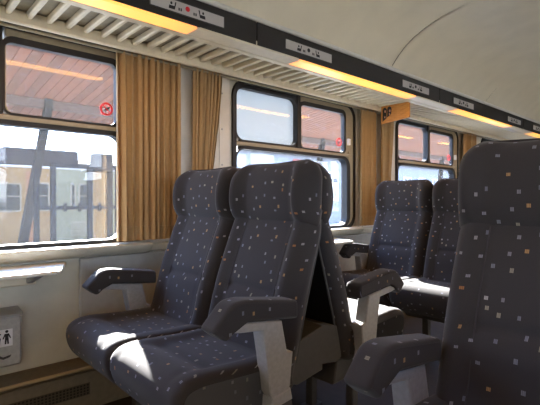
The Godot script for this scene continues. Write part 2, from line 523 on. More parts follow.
func ceiling_sheet(prof: PackedVector2Array, xa: float, xb: float, up: float) -> MB:
	var b := MB.new()
	var k := prof.size()
	var nn := PackedVector3Array()
	for i in k:
		var d := (prof[mini(i + 1, k - 1)] - prof[maxi(i - 1, 0)]).normalized()
		nn.append(Vector3(0, -d.x, d.y))
	for q in [[0.0, 1.0], [0.006, -1.0]]:
		for i in k - 1:
			var a := Vector3(0, prof[i].y + up + q[0], prof[i].x)
			var c := Vector3(0, prof[i + 1].y + up + q[0], prof[i + 1].x)
			var X := Vector3(xa, 0, 0)
			var Y := Vector3(xb, 0, 0)
			b.quad(a + X, c + X, c + Y, a + Y, nn[i] * q[1], nn[i + 1] * q[1], nn[i + 1] * q[1], nn[i] * q[1])
	return b

func make_rack() -> void:
	var r := thing("luggage_rack", Vector3(0, RACK_Y, 0), "cream slatted luggage rack running above the windows", "luggage rack")
	boxpart("wall_rail", Vector3(-2.58, -0.024, -2.072), Vector3(9.18, 0.034, -2.046), mats.cream, r, 0.006)
	boxpart("aisle_rail", Vector3(-2.58, 0.0, -1.785), Vector3(9.18, 0.03, -1.740), mats.cream, r, 0.005)
	boxpart("backing", Vector3(-2.58, 0.036, -2.06), Vector3(9.18, 0.044, -1.78), mats.rack_back, r, 0)
	var b := MB.new()
	b.box(Vector3(-0.0115, 0.003, -2.047), Vector3(0.0115, 0.034, -1.783), 0.005)
	var sm := b.mesh()
	var x := -0.9075
	while x < 9.15:
		share("slat", sm, mats.cream, r, Vector3(x, 0, 0))
		x += 0.0777
	# curtain rail behind the rack edge
	b = MB.new()
	b.tube([Vector3(-2.5, 1.725, -2.125), Vector3(9.1, 1.725, -2.125)], 0.008)
	var cr := put("curtain_rail", b, mats.bronze, self)
	tag(cr, "thin curtain rail just behind the edge of the luggage rack", "curtain rail")

func make_lamps() -> void:
	for i in 5:
		lamp_row(i, [[-2.10, -0.84], [-0.20, 1.07], [1.71, 2.95], [3.60, 4.86], [5.47, 6.72]][i], 2 * MID_Z + 1.689, "%s strip lamp on the photographer's own side of the aisle" % ["first", "second", "third", "fourth", "fifth"][i])
	var names := ["warm strip lamp above the photographer's end of the rack", "glowing orange strip lamp at the upper left, above the slats", "glowing orange strip lamp between the second and third number cards, above the middle window", "glowing orange strip lamp beyond the wooden sign", "farthest glowing orange strip lamp beyond the last number cards"]
	var ext := [[-2.10, -0.84], [-0.20, 1.07], [1.71, 2.95], [3.60, 4.86], [5.47, 6.72]]
	for i in 5:
		lamp_row(i, ext[i], -1.689, names[i])

func lamp_row(_i: int, e: Array, z: float, label: String) -> void:
	var a: float = e[0]
	var c: float = e[1]
	var mid := (a + c) * 0.5
	var half := (c - a) * 0.5
	var t := thing("strip_lamp", Vector3(mid, RACK_Y, z), label, "lamp", "strip lamps under the fascia")
	boxpart("lamp_diffuser", Vector3(-half + 0.004, -0.003, -0.046), Vector3(half - 0.004, 0.03, 0.044), mats.lamp, t, 0.006)
	for s in [-1, 1]:
		boxpart("end_cap", Vector3(s * half - 0.003, -0.002, -0.046), Vector3(s * half + 0.003, 0.03, 0.044), mats.cream, t, 0.001)
	var l := AreaLight3D.new()
	l.name = "lamp_light"
	l.area_size = Vector2(half * 2 - 0.02, 0.085)
	l.light_color = Color(1.0, 0.70, 0.30)
	l.light_energy = LAMP_E
	l.shadow_enabled = true
	l.area_range = 30.0
	l.area_attenuation = 2.0
	t.add_child(l, true)
	l.position = Vector3(0, -0.006, -0.002)
	l.rotation_degrees = Vector3(-90, 0, 0)

const LAMP_E := 0.35

# ------------------------------------------------------------------ seat
func spline(keys: Array, y: float) -> float:
	if y <= keys[0][0]: return keys[0][1]
	for i in keys.size() - 1:
		if y <= keys[i + 1][0]:
			var f: float = (y - keys[i][0]) / (keys[i + 1][0] - keys[i][0])
			var p0: float = keys[maxi(i - 1, 0)][1]
			var p3: float = keys[mini(i + 2, keys.size() - 1)][1]
			return cubic_interpolate(keys[i][1], keys[i + 1][1], p0, p3, f)
	return keys[-1][1]

func pad_ring(y: float, hw: float, xf: float, xb: float, bol: float, groove: float, dent: float, tilt := 0.0) -> PackedVector3Array:
	var ring := PackedVector3Array()
	var xm := lerpf(xb, xf, 0.45)
	var N := 34
	for i in N:                                       # front, from one side to the other
		var s := sin((float(i) / (N - 1) * 2 - 1) * PI / 2)
		var a := absf(s)
		var f := xf + bol * exp(-pow((a - 0.82) / 0.17, 2)) - groove * exp(-pow((a - 0.60) / 0.05, 2)) - dent * (1.0 - smoothstep(0.5, 0.66, a))
		var e := sqrt(maxf(0.0, 1.0 - pow(a, 7)))
		ring.append(Vector3(xm + (f - xm) * e, y + tilt * (a * a), s * hw))
	var M := 14
	for i in range(1, M - 1):
		var s := -sin((float(i) / (M - 1) * 2 - 1) * PI / 2)
		var e := sqrt(maxf(0.0, 1.0 - pow(absf(s), 8)))
		ring.append(Vector3(xm + (xb - xm) * e, y + tilt * s * s, s * hw))
	return ring

const HW := 0.2265
const BACK_F := [[0.36, 0.245], [0.44, 0.215], [0.505, 0.185], [0.60, 0.160], [0.68, 0.135], [0.76, 0.105], [0.84, 0.073], [0.90, 0.048], [0.96, 0.035]]
const BACK_B := [[0.36, 0.11], [0.54, 0.074], [0.65, 0.042], [0.75, 0.011], [0.85, -0.020], [0.92, -0.030], [0.96, -0.030]]

func backrest_mesh() -> MB:
	var rings := []
	var n := 56
	for i in n + 1:
		var y := lerpf(0.36, 0.945, float(i) / n)
		var dent := 0.012 * exp(-pow((y - 0.655) / 0.014, 2)) - 0.006 * exp(-pow((y - 0.60) / 0.05, 2))
		var hw := HW - 0.006 * exp(-pow((y - 0.915) / 0.03, 2))
		rings.append(pad_ring(y, hw, spline(BACK_F, y), spline(BACK_B, y), 0.034, 0.005, dent))
	var b := MB.new()
	b.loft(rings, true, 16)
	return b

func piping_mesh(side: int) -> MB:
	var b := MB.new()
	var pts := []
	for i in 25:
		var y := lerpf(0.46, 0.90, i / 24.0)
		var ring := pad_ring(y, HW, spline(BACK_F, y), spline(BACK_B, y), 0.034, 0.005, 0.0)
		pts.append(ring[10 if side == 0 else 23] + Vector3(0.0005, 0, 0))
	b.tube(pts, 0.0022, 6)
	return b

func headrest_mesh() -> MB:
	var rings := []
	var n := 44
	var y0 := 0.885
	var y1 := 1.132
	for i in n + 1:
		var f := 0.5 - 0.5 * cos(PI * i / n)
		var y := lerpf(y0, y1, f)
		var r := 0.075
		var hw := HW + 0.0005
		if y > y1 - r: hw += -r + sqrt(maxf(0.0, r * r - pow(y - (y1 - r), 2)))
		var rb := 0.02
		if y < y0 + rb: hw = minf(hw, HW - 0.010 + 0.012 * sqrt(maxf(0.0, 1 - pow((y0 + rb - y) / rb, 2))))
		var thick := maxf(0.03, pow(maxf(0.0, 1.0 - pow(absf(f * 2 - 1), 4.5)), 0.5))
		var xf := 0.050 + 0.010 * sin(PI * f)
		var xb := -0.031
		var xm := 0.012
		var lean := 0.012 * (0.5 - f)
		var ring := pad_ring(y, maxf(hw, 0.02), xm + (xf - xm) * thick, xm + (xb - xm) * thick, 0.052 * thick * (0.45 + 0.55 * sin(PI * minf(1.0, f * 0.85 + 0.1))), 0.005 * thick, 0.0)
		for q in ring.size():
			ring[q].x += lean
			# the middle of the top edge dips between the wings
			ring[q].y -= 0.010 * smoothstep(0.5, 1.0, f) * (1.0 - smoothstep(0.35, 0.75, absf(ring[q].z) / HW))
		rings.append(ring)
	var b := MB.new()
	b.loft(rings, true, 16)
	return b

func cushion_mesh() -> MB:
	var key := [Vector2(0.14, 0.345), Vector2(0.13, 0.40), Vector2(0.145, 0.468), Vector2(0.22, 0.478), Vector2(0.32, 0.480), Vector2(0.42, 0.486), Vector2(0.50, 0.490), Vector2(0.553, 0.480), Vector2(0.583, 0.450), Vector2(0.585, 0.405), Vector2(0.562, 0.350), Vector2(0.515, 0.312), Vector2(0.43, 0.302), Vector2(0.28, 0.315)]
	var prof := PackedVector2Array()
	var k := key.size()
	for i in k:
		for j in 5:
			prof.append(key[i].cubic_interpolate(key[(i + 1) % k], key[(i + k - 1) % k], key[(i + 2) % k], j / 5.0))
	var m := prof.size()
	var nor := PackedVector2Array()
	for i in m:
		var d := (prof[(i + 1) % m] - prof[(i + m - 1) % m]).normalized()
		nor.append(Vector2(-d.y, d.x))
	var rings := []
	var n := 40
	var r := 0.032
	for i in n + 1:
		var s := sin((float(i) / n * 2 - 1) * PI / 2)
		var z := s * HW
		var dist := HW - absf(z)
		var inset := 0.0
		if dist < r: inset = r - sqrt(maxf(0.0, r * r - pow(r - dist, 2)))
		var ring := PackedVector3Array()
		for q in m:
			var p := prof[q] - nor[q] * inset * 0.9
			var up := clampf(nor[q].y, 0.0, 1.0)
			var a := absf(s)
			var dip := 0.016 * (1.0 - smoothstep(0.55, 0.8, a)) * smoothstep(0.52, 0.44, p.x) * smoothstep(0.16, 0.22, p.x)
			dip += 0.004 * exp(-pow((a - 0.68) / 0.04, 2)) + 0.006 * exp(-pow((p.x - 0.43) / 0.014, 2)) * (1.0 - smoothstep(0.6, 0.7, a))
			ring.append(Vector3(p.x, p.y - dip * up, z))
		rings.append(ring)
	var b := MB.new()
	b.loft(rings)
	return b

func arm_pad_mesh(zc: float) -> MB:
	var key := [Vector2(0.500, 0.622), Vector2(0.432, 0.690), Vector2(0.385, 0.694), Vector2(0.168, 0.662), Vector2(0.168, 0.602), Vector2(0.398, 0.627), Vector2(0.450, 0.583)]
	var soft := [0.014, 0.02, 0.02, 0.016, 0.012, 0.015, 0.014]
	var prof := PackedVector2Array()
	var k := key.size()
	for i in k:
		var p: Vector2 = key[i]
		var sr: float = soft[i]
		var pa: Vector2 = p.move_toward(key[(i + k - 1) % k], sr)
		var pb: Vector2 = p.move_toward(key[(i + 1) % k], sr)
		for j in 6:
			var f := j / 5.0
			prof.append(pa.lerp(p, f).lerp(p.lerp(pb, f), f))
		# keep the straight runs sampled too
		var nx: Vector2 = key[(i + 1) % k].move_toward(p, soft[(i + 1) % k])
		for j in range(1, 4): prof.append(pb.lerp(nx, j / 4.0))
	var m := prof.size()
	var nor := PackedVector2Array()
	for i in m:
		var d := (prof[(i + 1) % m] - prof[(i + m - 1) % m]).normalized()
		nor.append(Vector2(d.y, -d.x))
	var rings := []
	var n := 16
	var hw := 0.036
	var r := 0.013
	for i in n + 1:
		var s := sin((float(i) / n * 2 - 1) * PI / 2)
		var z := s * hw
		var dist := hw - absf(z)
		var inset := 0.0
		if dist < r: inset = r - sqrt(maxf(0.0, r * r - pow(r - dist, 2)))
		var ring := PackedVector3Array()
		for q in m:
			var p := prof[q] - nor[q] * inset * 0.8
			ring.append(Vector3(p.x, p.y, zc + z))
		rings.append(ring)
	var b := MB.new()
	b.loft(rings)
	return b

var seat_parts := {}

# local axes: +x is where the sitter looks, the back plane at x = 0
func make_seat(label: String, at: Vector3, faces_on: bool, arm: int, group: String, off := Vector3.ZERO) -> Node3D:
	var t := thing("railway_chair", at, label, "seat", group)
	if not faces_on: t.rotation.y = PI
	if seat_parts.is_empty():
		seat_parts.back = backrest_mesh().mesh()
		seat_parts.head = headrest_mesh().mesh()
		seat_parts.cushion = cushion_mesh().mesh()
		for q in 2: seat_parts["piping%d" % q] = piping_mesh(q).mesh()
		var p := MB.new()
		p.prism(PackedVector2Array([Vector2(-0.031, 0.91), Vector2(-0.020, 0.91), Vector2(-0.010, 0.85), Vector2(0.021, 0.75), Vector2(0.052, 0.65), Vector2(0.084, 0.54), Vector2(0.112, 0.42), Vector2(0.100, 0.42), Vector2(0.070, 0.54), Vector2(0.038, 0.65), Vector2(0.007, 0.75), Vector2(-0.024, 0.85)]), -0.205, 0.205, 0.003)
		seat_parts.panel = p.mesh()
		p = MB.new()
		p.prism(PackedVector2Array([Vector2(-0.033, 0.365), Vector2(-0.033, 0.525), Vector2(0.065, 0.50), Vector2(0.19, 0.47), Vector2(0.16, 0.37), Vector2(0.10, 0.345)]), -0.205, 0.205, 0.004)
		seat_parts.plinth = p.mesh()
		p = MB.new()
		p.prism(PackedVector2Array([Vector2(0.10, 0.25), Vector2(0.44, 0.27), Vector2(0.48, 0.305), Vector2(0.46, 0.325), Vector2(0.12, 0.345)]), -0.19, 0.19, 0.006)
		seat_parts.base = p.mesh()
		p = MB.new()
		p.box(Vector3(-0.02, 0.0, -0.02), Vector3(0.02, 0.27, 0.02), 0.004)
		p.box(Vector3(-0.05, 0.0, -0.03), Vector3(0.05, 0.008, 0.03), 0.002)
		seat_parts.leg = p.mesh()
		for s in [-1, 1]:
			seat_parts["pad%d" % s] = arm_pad_mesh(s * 0.240).mesh()
			p = MB.new()
			var za: float = 0.216 * s
			var zb: float = 0.270 * s
			var poly := PackedVector2Array([Vector2(0.440, 0.608), Vector2(0.41, 0.630), Vector2(0.235, 0.606), Vector2(0.212, 0.505), Vector2(0.186, 0.498), Vector2(0.198, 0.400), Vector2(0.202, 0.384), Vector2(0.272, 0.374), Vector2(0.284, 0.392), Vector2(0.298, 0.50), Vector2(0.314, 0.590), Vector2(0.40, 0.600)])
			p.prism(poly, minf(za, zb), maxf(za, zb), 0.004)
			p.prism(PackedVector2Array([Vector2(0.19, 0.350), Vector2(0.28, 0.340), Vector2(0.278, 0.376), Vector2(0.20, 0.388)]), minf(za, zb) - 0.002, maxf(za, zb) + 0.002, 0.003)
			seat_parts["arm%d" % s] = p.mesh()
	share("backrest", seat_parts.back, mats.fabric, t)
	share("headrest", seat_parts.head, mats.fabric, t)
	share("seat_cushion", seat_parts.cushion, mats.fabric, t)
	for q in 2: share("piping", seat_parts["piping%d" % q], mats.fabric_piping, t)
	share("back_panel", seat_parts.panel, mats.black, t)
	share("plinth", seat_parts.plinth, mats.plinth, t)
	share("base_frame", seat_parts.base, mats.dark_grey, t)
	for s in [-1, 1]: share("leg", seat_parts.leg, mats.dark_grey, t, Vector3(0.31, 0, s * 0.12))
	if arm != 0:
		share("armrest", seat_parts["pad%d" % arm], mats.fabric, t, off)
		var br := share("armrest_bracket", seat_parts["arm%d" % arm], mats.bracket, t, off)
		br.set_meta("label", "grey metal armrest bracket")
	return t

func make_seats() -> void:
	var g := "speckled seats"
	make_seat("dark speckled window-side seat by the first curtain, sun on its front corner", Vector3(1.177, 0, -1.7035), false, 1, g, Vector3(0.004, -0.018, 0))
	make_seat("dark speckled aisle seat in the middle with the large grey armrest bracket and sunlit corner", Vector3(1.177, 0, -1.248), false, -1, g)
	make_seat("dark speckled seat backing onto the middle aisle seat, facing away, its cushion sunlit", Vector3(1.246, 0, -1.295), true, 1, g, Vector3(-0.012, -0.008, 0))
	make_seat("dark speckled seat facing away by the middle window, hidden behind the middle pair", Vector3(1.246, 0, -1.7505), true, 0, g)
	var x2 := 2.885
	make_seat("dark speckled seat beyond the small sunlit table, below the wooden sign, window side", Vector3(x2, 0, -1.7035), false, 1, g, Vector3(-0.07, -0.02, 0))
	make_seat("dark speckled seat partly behind the large foreground seat, aisle side of the far pair", Vector3(x2, 0, -1.248), false, -1, g)
	make_seat("dark speckled seat on the photographer's side, window side of the large foreground seat", Vector3(1.272, 0, 0.135), false, 0, g)
	make_seat("largest speckled seat, closest to the viewer, with a wide dark armrest to its side", Vector3(1.272, 0, -0.335), false, 1, g, Vector3(-0.005, -0.05, 0)).scale = Vector3.ONE * 1.012

# ------------------------------------------------------------------ curtains
func curtain(label: String, xa: float, xb: float, ta: float, tb: float, waves: float, sd: int) -> void:
	# xa..xb at the top, ta..tb at the bottom
	var r := RandomNumberGenerator.new()
	r.seed = sd
	var ph := [r.randf() * TAU, r.randf() * TAU, r.randf() * TAU]
	var o := Vector3((xa + xb) * 0.5, 0, -2.128)
	var rings := []
	var N := int(waves * 12)
	for l in 15:
		var f := l / 14.0
		var y := lerpf(1.775, 0.775, f)
		var e := smoothstep(0.0, 1.0, f)
		var left := lerpf(xa, ta, e)
		var right := lerpf(xb, tb, e)
		var front := PackedVector3Array()
		var back := PackedVector3Array()
		for i in N + 1:
			var u := float(i) / N
			var up := u * (0.82 + 0.18 * u)
			var w := sin(up * waves * TAU + ph[0] + 0.5 * sin(u * 7.0 + ph[1])) + 0.35 * sin(u * waves * TAU * 0.47 + ph[2] + f * 1.5)
			var amp := lerpf(0.013, 0.018, f)
			var x := lerpf(left, right, u) + 0.004 * sin(u * waves * TAU * 2 + ph[1])
			var z := w * amp
			front.append(Vector3(x - o.x, y, z + 0.0015))
			back.append(Vector3(x - o.x, y, z - 0.0015))
		back.reverse()
		front.append_array(back)
		rings.append(front)
	var t := thing("curtain", o, label, "curtain", "ochre curtains at the windows")
	var b := MB.new()
	b.loft(rings)
	put("cloth", b, mats.curtain, t)
	# hem along the foot and a header tape at the top
	b = MB.new()
	b.loft([widen(rings[13], 0.0012), widen(rings[14], 0.0014)])
	put("hem", b, mats.curtain, t)

func widen(ring: PackedVector3Array, d: float) -> PackedVector3Array:
	var out := PackedVector3Array()
	for i in ring.size(): out.append(ring[i] + Vector3(0, 0, d if i < ring.size() / 2 else -d))
	return out

func make_curtains() -> void:
	curtain("wide ochre pleated curtain at the first window, behind the window seat", 0.90, 1.255, 0.905, 1.255, 10.0, 1)
	curtain("narrow ochre curtain tied in at the near edge of the middle window", 1.352, 1.545, 1.352, 1.445, 7.5, 2)
	curtain("ochre curtain at the far edge of the middle window, before the wooden sign", 2.935, 3.16, 2.935, 3.16, 5.5, 3)
	curtain("narrow ochre curtain hanging right behind the wooden sign", 3.225, 3.42, 3.225, 3.34, 5.0, 4)
	curtain("ochre curtain at the farthest window, half hidden by the large foreground seat", 4.82, 5.13, 4.82, 5.13, 8.0, 5)

# ------------------------------------------------------------------ small fittings
func make_table(label: String, c: float) -> void:
	var t := thing("folding_table", Vector3(c, 0, WALL_Z), label, "table", "small tables under the windows")
	var b := MB.new()
	var poly := PackedVector2Array([Vector2(-0.253, 0.012), Vector2(0.253, 0.012), Vector2(0.248, 0.05), Vector2(0.155, 0.285), Vector2(0.135, 0.303), Vector2(-0.135, 0.303), Vector2(-0.155, 0.285), Vector2(-0.248, 0.05)])
	var lay := Transform3D(Basis(Vector3(1, 0, 0), Vector3(0, 0, 1), Vector3(0, 1, 0)), Vector3.ZERO)
	b.prism(poly, 0.678, 0.693, 0.004, lay)
	put("table_top", b, mats.table, t)
	b = MB.new()
	b.band(poly, PackedVector2Array(Array(poly).map(func(p): return p * 0.985)), 0.674, 0.690)
	var e := MB.new()
	e.box(Vector3(-0.13, 0.60, 0.0), Vector3(0.13, 0.668, 0.022), 0.005)
	put("wall_plate", e, mats.cream, t)
	for s in [-1, 1]:
		e = MB.new()
		e.prism(PackedVector2Array([Vector2(0.02, 0.61), Vector2(0.035, 0.61), Vector2(0.20, 0.66), Vector2(0.20, 0.671), Vector2(0.02, 0.671)]), s * 0.10 - 0.012, s * 0.10 + 0.012, 0.003, Transform3D(Basis(Vector3(0, 0, 1), Vector3(0, 1, 0), Vector3(1, 0, 0)), Vector3.ZERO))
		put("bracket", e, mats.bracket, t)

func make_bin() -> void:
	var t := thing("waste_bin", Vector3(0.29, 0, WALL_Z), "grey wall-mounted litter bin with pictogram sticker under the small table", "bin")
	boxpart("body", Vector3(-0.185, 0.275, 0.002), Vector3(0.185, 0.487, 0.088), mats.bin, t, 0.008)
	var b := MB.new()
	b.prism(PackedVector2Array([Vector2(0.002, 0.488), Vector2(0.094, 0.488), Vector2(0.095, 0.496), Vector2(0.085, 0.503), Vector2(0.002, 0.512)]), -0.19, 0.19, 0.003, Transform3D(Basis(Vector3(0, 0, 1), Vector3(0, 1, 0), Vector3(1, 0, 0)), Vector3.ZERO))
	put("lid", b, mats.bin_lid, t)
	var st := boxpart("sticker", Vector3(-0.06, 0.364, 0.088), Vector3(0.15, 0.436, 0.0892), mats.white, t, 0.0004)
	b = MB.new()      # standing person pictogram
	b.prism(disc(Vector2(0.120, 0.427), 0.006, 0.006, 14), 0.0892, 0.0902)
	b.prism(PackedVector2Array([Vector2(0.104, 0.398), Vector2(0.108, 0.396), Vector2(0.114, 0.409), Vector2(0.112, 0.374), Vector2(0.118, 0.374), Vector2(0.120, 0.393), Vector2(0.122, 0.374), Vector2(0.128, 0.374), Vector2(0.126, 0.409), Vector2(0.132, 0.396), Vector2(0.136, 0.398), Vector2(0.128, 0.418), Vector2(0.112, 0.418)]), 0.0892, 0.0902)
	put("person_pictogram", b, mats.ink, st).position.x = 0.008
	b = MB.new()      # waste basket pictogram
	b.band(PackedVector2Array([Vector2(0.062, 0.374), Vector2(0.094, 0.374), Vector2(0.098, 0.402), Vector2(0.058, 0.402)]), PackedVector2Array([Vector2(0.066, 0.378), Vector2(0.090, 0.378), Vector2(0.093, 0.398), Vector2(0.063, 0.398)]), 0.0892, 0.0902)
	b.prism(PackedVector2Array([Vector2(0.078, 0.412), Vector2(0.098, 0.416), Vector2(0.099, 0.421), Vector2(0.077, 0.417)]), 0.0892, 0.0902)
	b.prism(disc(Vector2(0.071, 0.409), 0.004, 0.004, 10), 0.0892, 0.0902)
	put("basket_pictogram", b, mats.ink, st).position.x = 0.008
	b = MB.new()
	b.prism(PackedVector2Array([Vector2(0.09, 0.322), Vector2(0.115, 0.310), Vector2(0.14, 0.316), Vector2(0.145, 0.326), Vector2(0.115, 0.320), Vector2(0.10, 0.330)]), 0.088, 0.0888)
	put("embossed_mark", b, mats.dark_grey, t)

func make_heater() -> void:
	var t := thing("heater_casing", Vector3(-0.6, 0, WALL_Z), "long low grey heater casing along the wall with punched vent strip", "heater")
	boxpart("body", Vector3(-1.9, 0.0, 0.002), Vector3(1.60, 0.182, 0.118), mats.heater, t, 0.006)
	var b := MB.new()
	b.prism(PackedVector2Array([Vector2(0.0, 0.183), Vector2(0.118, 0.183), Vector2(0.126, 0.188), Vector2(0.128, 0.198), Vector2(0.118, 0.207), Vector2(0.03, 0.208), Vector2(0.0, 0.216)]), -1.9, 1.60, 0.004, Transform3D(Basis(Vector3(0, 0, 1), Vector3(0, 1, 0), Vector3(1, 0, 0)), Vector3.ZERO))
	put("top_ledge", b, mats.ledge, t)
	b = MB.new()
	b.tube([Vector3(-1.9, 0.198, 0.122), Vector3(1.6, 0.198, 0.122)], 0.009, 14)
	put("front_lip", b, mats.lip, t)
	var gr := boxpart("vent_grille", Vector3(0.62, 0.072, 0.116), Vector3(1.352, 0.128, 0.1202), mats.grille, t, 0.001)
	b = MB.new()
	for i in 48:
		for j in 4:
			var x := 0.632 + i * 0.015
			b.box(Vector3(x, 0.077 + j * 0.013, 0.1202), Vector3(x + 0.009, 0.085 + j * 0.013, 0.1208), 0.0)
	var h := put("vent_hole", b, mats.black, gr)
	h.set_meta("kind", "stuff")

func make_cards() -> void:
	# seat number cards let into the dark fascia
	var ext := [[0.835, 1.20], [1.60, 1.97], [2.74, 3.11], [3.52, 3.90], [4.71, 5.07], [5.47, 5.84]]
	var words := ["first pale number card on the dark fascia, with a red mark, upper left", "second pale number card on the dark fascia, above the middle window's near half", "third pale number card on the dark fascia, near the wooden sign", "fourth pale number card on the dark fascia, past the wooden sign", "fifth pale number card on the dark fascia, near the far lamp", "farthest pale number card on the dark fascia, at the edge of view"]
	for i in 6:
		var mid: float = (ext[i][0] + ext[i][1]) * 0.5
		var half: float = (ext[i][1] - ext[i][0]) * 0.5
		var t := thing("seat_number_card", Vector3(mid, 1.80, FASCIA_Z), words[i], "sign", "number cards on the fascia")
		boxpart("holder", Vector3(-half - 0.005, -0.028, 0.0), Vector3(half + 0.005, 0.028, 0.004), mats.dark_grey, t, 0.001)
		boxpart("card", Vector3(-half, -0.024, 0.004), Vector3(half, 0.024, 0.0055), mats.card, t, 0.0005)
		for s in [-1, 1]:   # a little seat seen from the side
			var b := MB.new()
			var c: float = s * 0.075 - 0.01
			b.prism(PackedVector2Array([Vector2(c - s * 0.020, 0.016), Vector2(c - s * 0.014, 0.016), Vector2(c - s * 0.011, -0.002), Vector2(c + s * 0.014, -0.002), Vector2(c + s * 0.016, -0.016), Vector2(c - s * 0.012, -0.016)]), 0.0055, 0.0066)
			b.prism(disc(Vector2(c + s * 0.004, 0.008), 0.005, 0.006, 12), 0.0055, 0.0066)
			put("seat_symbol", b, mats.ink, t)
			b = MB.new()
			var d: float = s * 0.037 - 0.01
			b.box(Vector3(d - 0.008, -0.014, 0.0055), Vector3(d - 0.002, -0.002, 0.0066), 0)
			b.box(Vector3(d + 0.002, -0.014, 0.0055), Vector3(d + 0.008, -0.002, 0.0066), 0)
			put("number_mark", b, mats.ink, t)
		var r := MB.new()
		r.prism(disc(Vector2(-0.010, 0.004), 0.011, 0.011, 16), 0.0055, 0.0066)
		put("round_symbol", r, mats.red if i == 0 else mats.ink, t)

func make_sign() -> void:
	var t := thing("hanging_sign", Vector3(3.1, RACK_Y, -1.92), "orange wooden sign with two heads hanging from the luggage rack by the curtains", "sign")
	# board lies across the carriage; local x of the polygon runs towards the aisle
	var across := Transform3D(Basis(Vector3(0, 0, 1), Vector3(0, 1, 0), Vector3(-1, 0, 0)), Vector3.ZERO)
	var b := MB.new()
	b.prism(PackedVector2Array([Vector2(-0.122, 0.028), Vector2(0.132, 0.028), Vector2(0.132, -0.105), Vector2(0.125, -0.112), Vector2(-0.122, -0.134)]), -0.008, 0.008, 0.002, across)
	put("board", b, mats.sign_wood, t)
	for s in [0, 1]:
		var c: float = -0.088 + s * 0.043
		b = MB.new()
		b.prism(disc(Vector2(c, -0.030 + 0.004 * s), 0.020, 0.026, 22), 0.008, 0.0095, 0, across)
		b.prism(PackedVector2Array([Vector2(c - 0.019, -0.040), Vector2(c + 0.019, -0.040), Vector2(c + 0.016, -0.092 + s * 0.028), Vector2(c - 0.020, -0.116 + s * 0.03)]), 0.008, 0.0095, 0, across)
		var hd := put("head_pictogram", b, mats.ink, t)
		b = MB.new()
		b.prism(disc(Vector2(c + 0.005, -0.036), 0.0075, 0.011, 18), 0.0095, 0.0105, 0, across)
		put("face", b, mats.skin, hd)
		b = MB.new()
		b.prism(disc(Vector2(c + 0.002, -0.082 + 0.02 * s), 0.005, 0.009, 14), 0.0095, 0.0105, 0, across)
		put("neck", b, mats.skin, hd)
	for x in [-0.10, 0.11]:
		b = MB.new()
		b.box(Vector3(-0.012, 0.020, x - 0.008), Vector3(0.012, 0.0355, x + 0.008), 0.001)
		put("hanger", b, mats.bracket, t)

# ------------------------------------------------------------------ outside
func train_window(t: Node3D, xa: float, xb: float, ya: float, yb: float) -> void:
	var b := MB.new()
	b.band(rrect(xa, ya, xb, yb, 0.09), rrect(xa + 0.05, ya + 0.05, xb - 0.05, yb - 0.05, 0.06), 0.0, 0.035)
	b.box(Vector3(xa + 0.04, ya + (yb - ya) * 0.52, 0.012), Vector3(xb - 0.04, ya + (yb - ya) * 0.52 + 0.04, 0.032), 0.004)
	var w := put("window_frame", b, mats.train_frame, t)
	b = MB.new()
	b.prism(rrect(xa + 0.04, ya + 0.04, xb - 0.04, yb - 0.04, 0.06), 0.006, 0.02)
	put("pane", b, mats.train_glass, w)

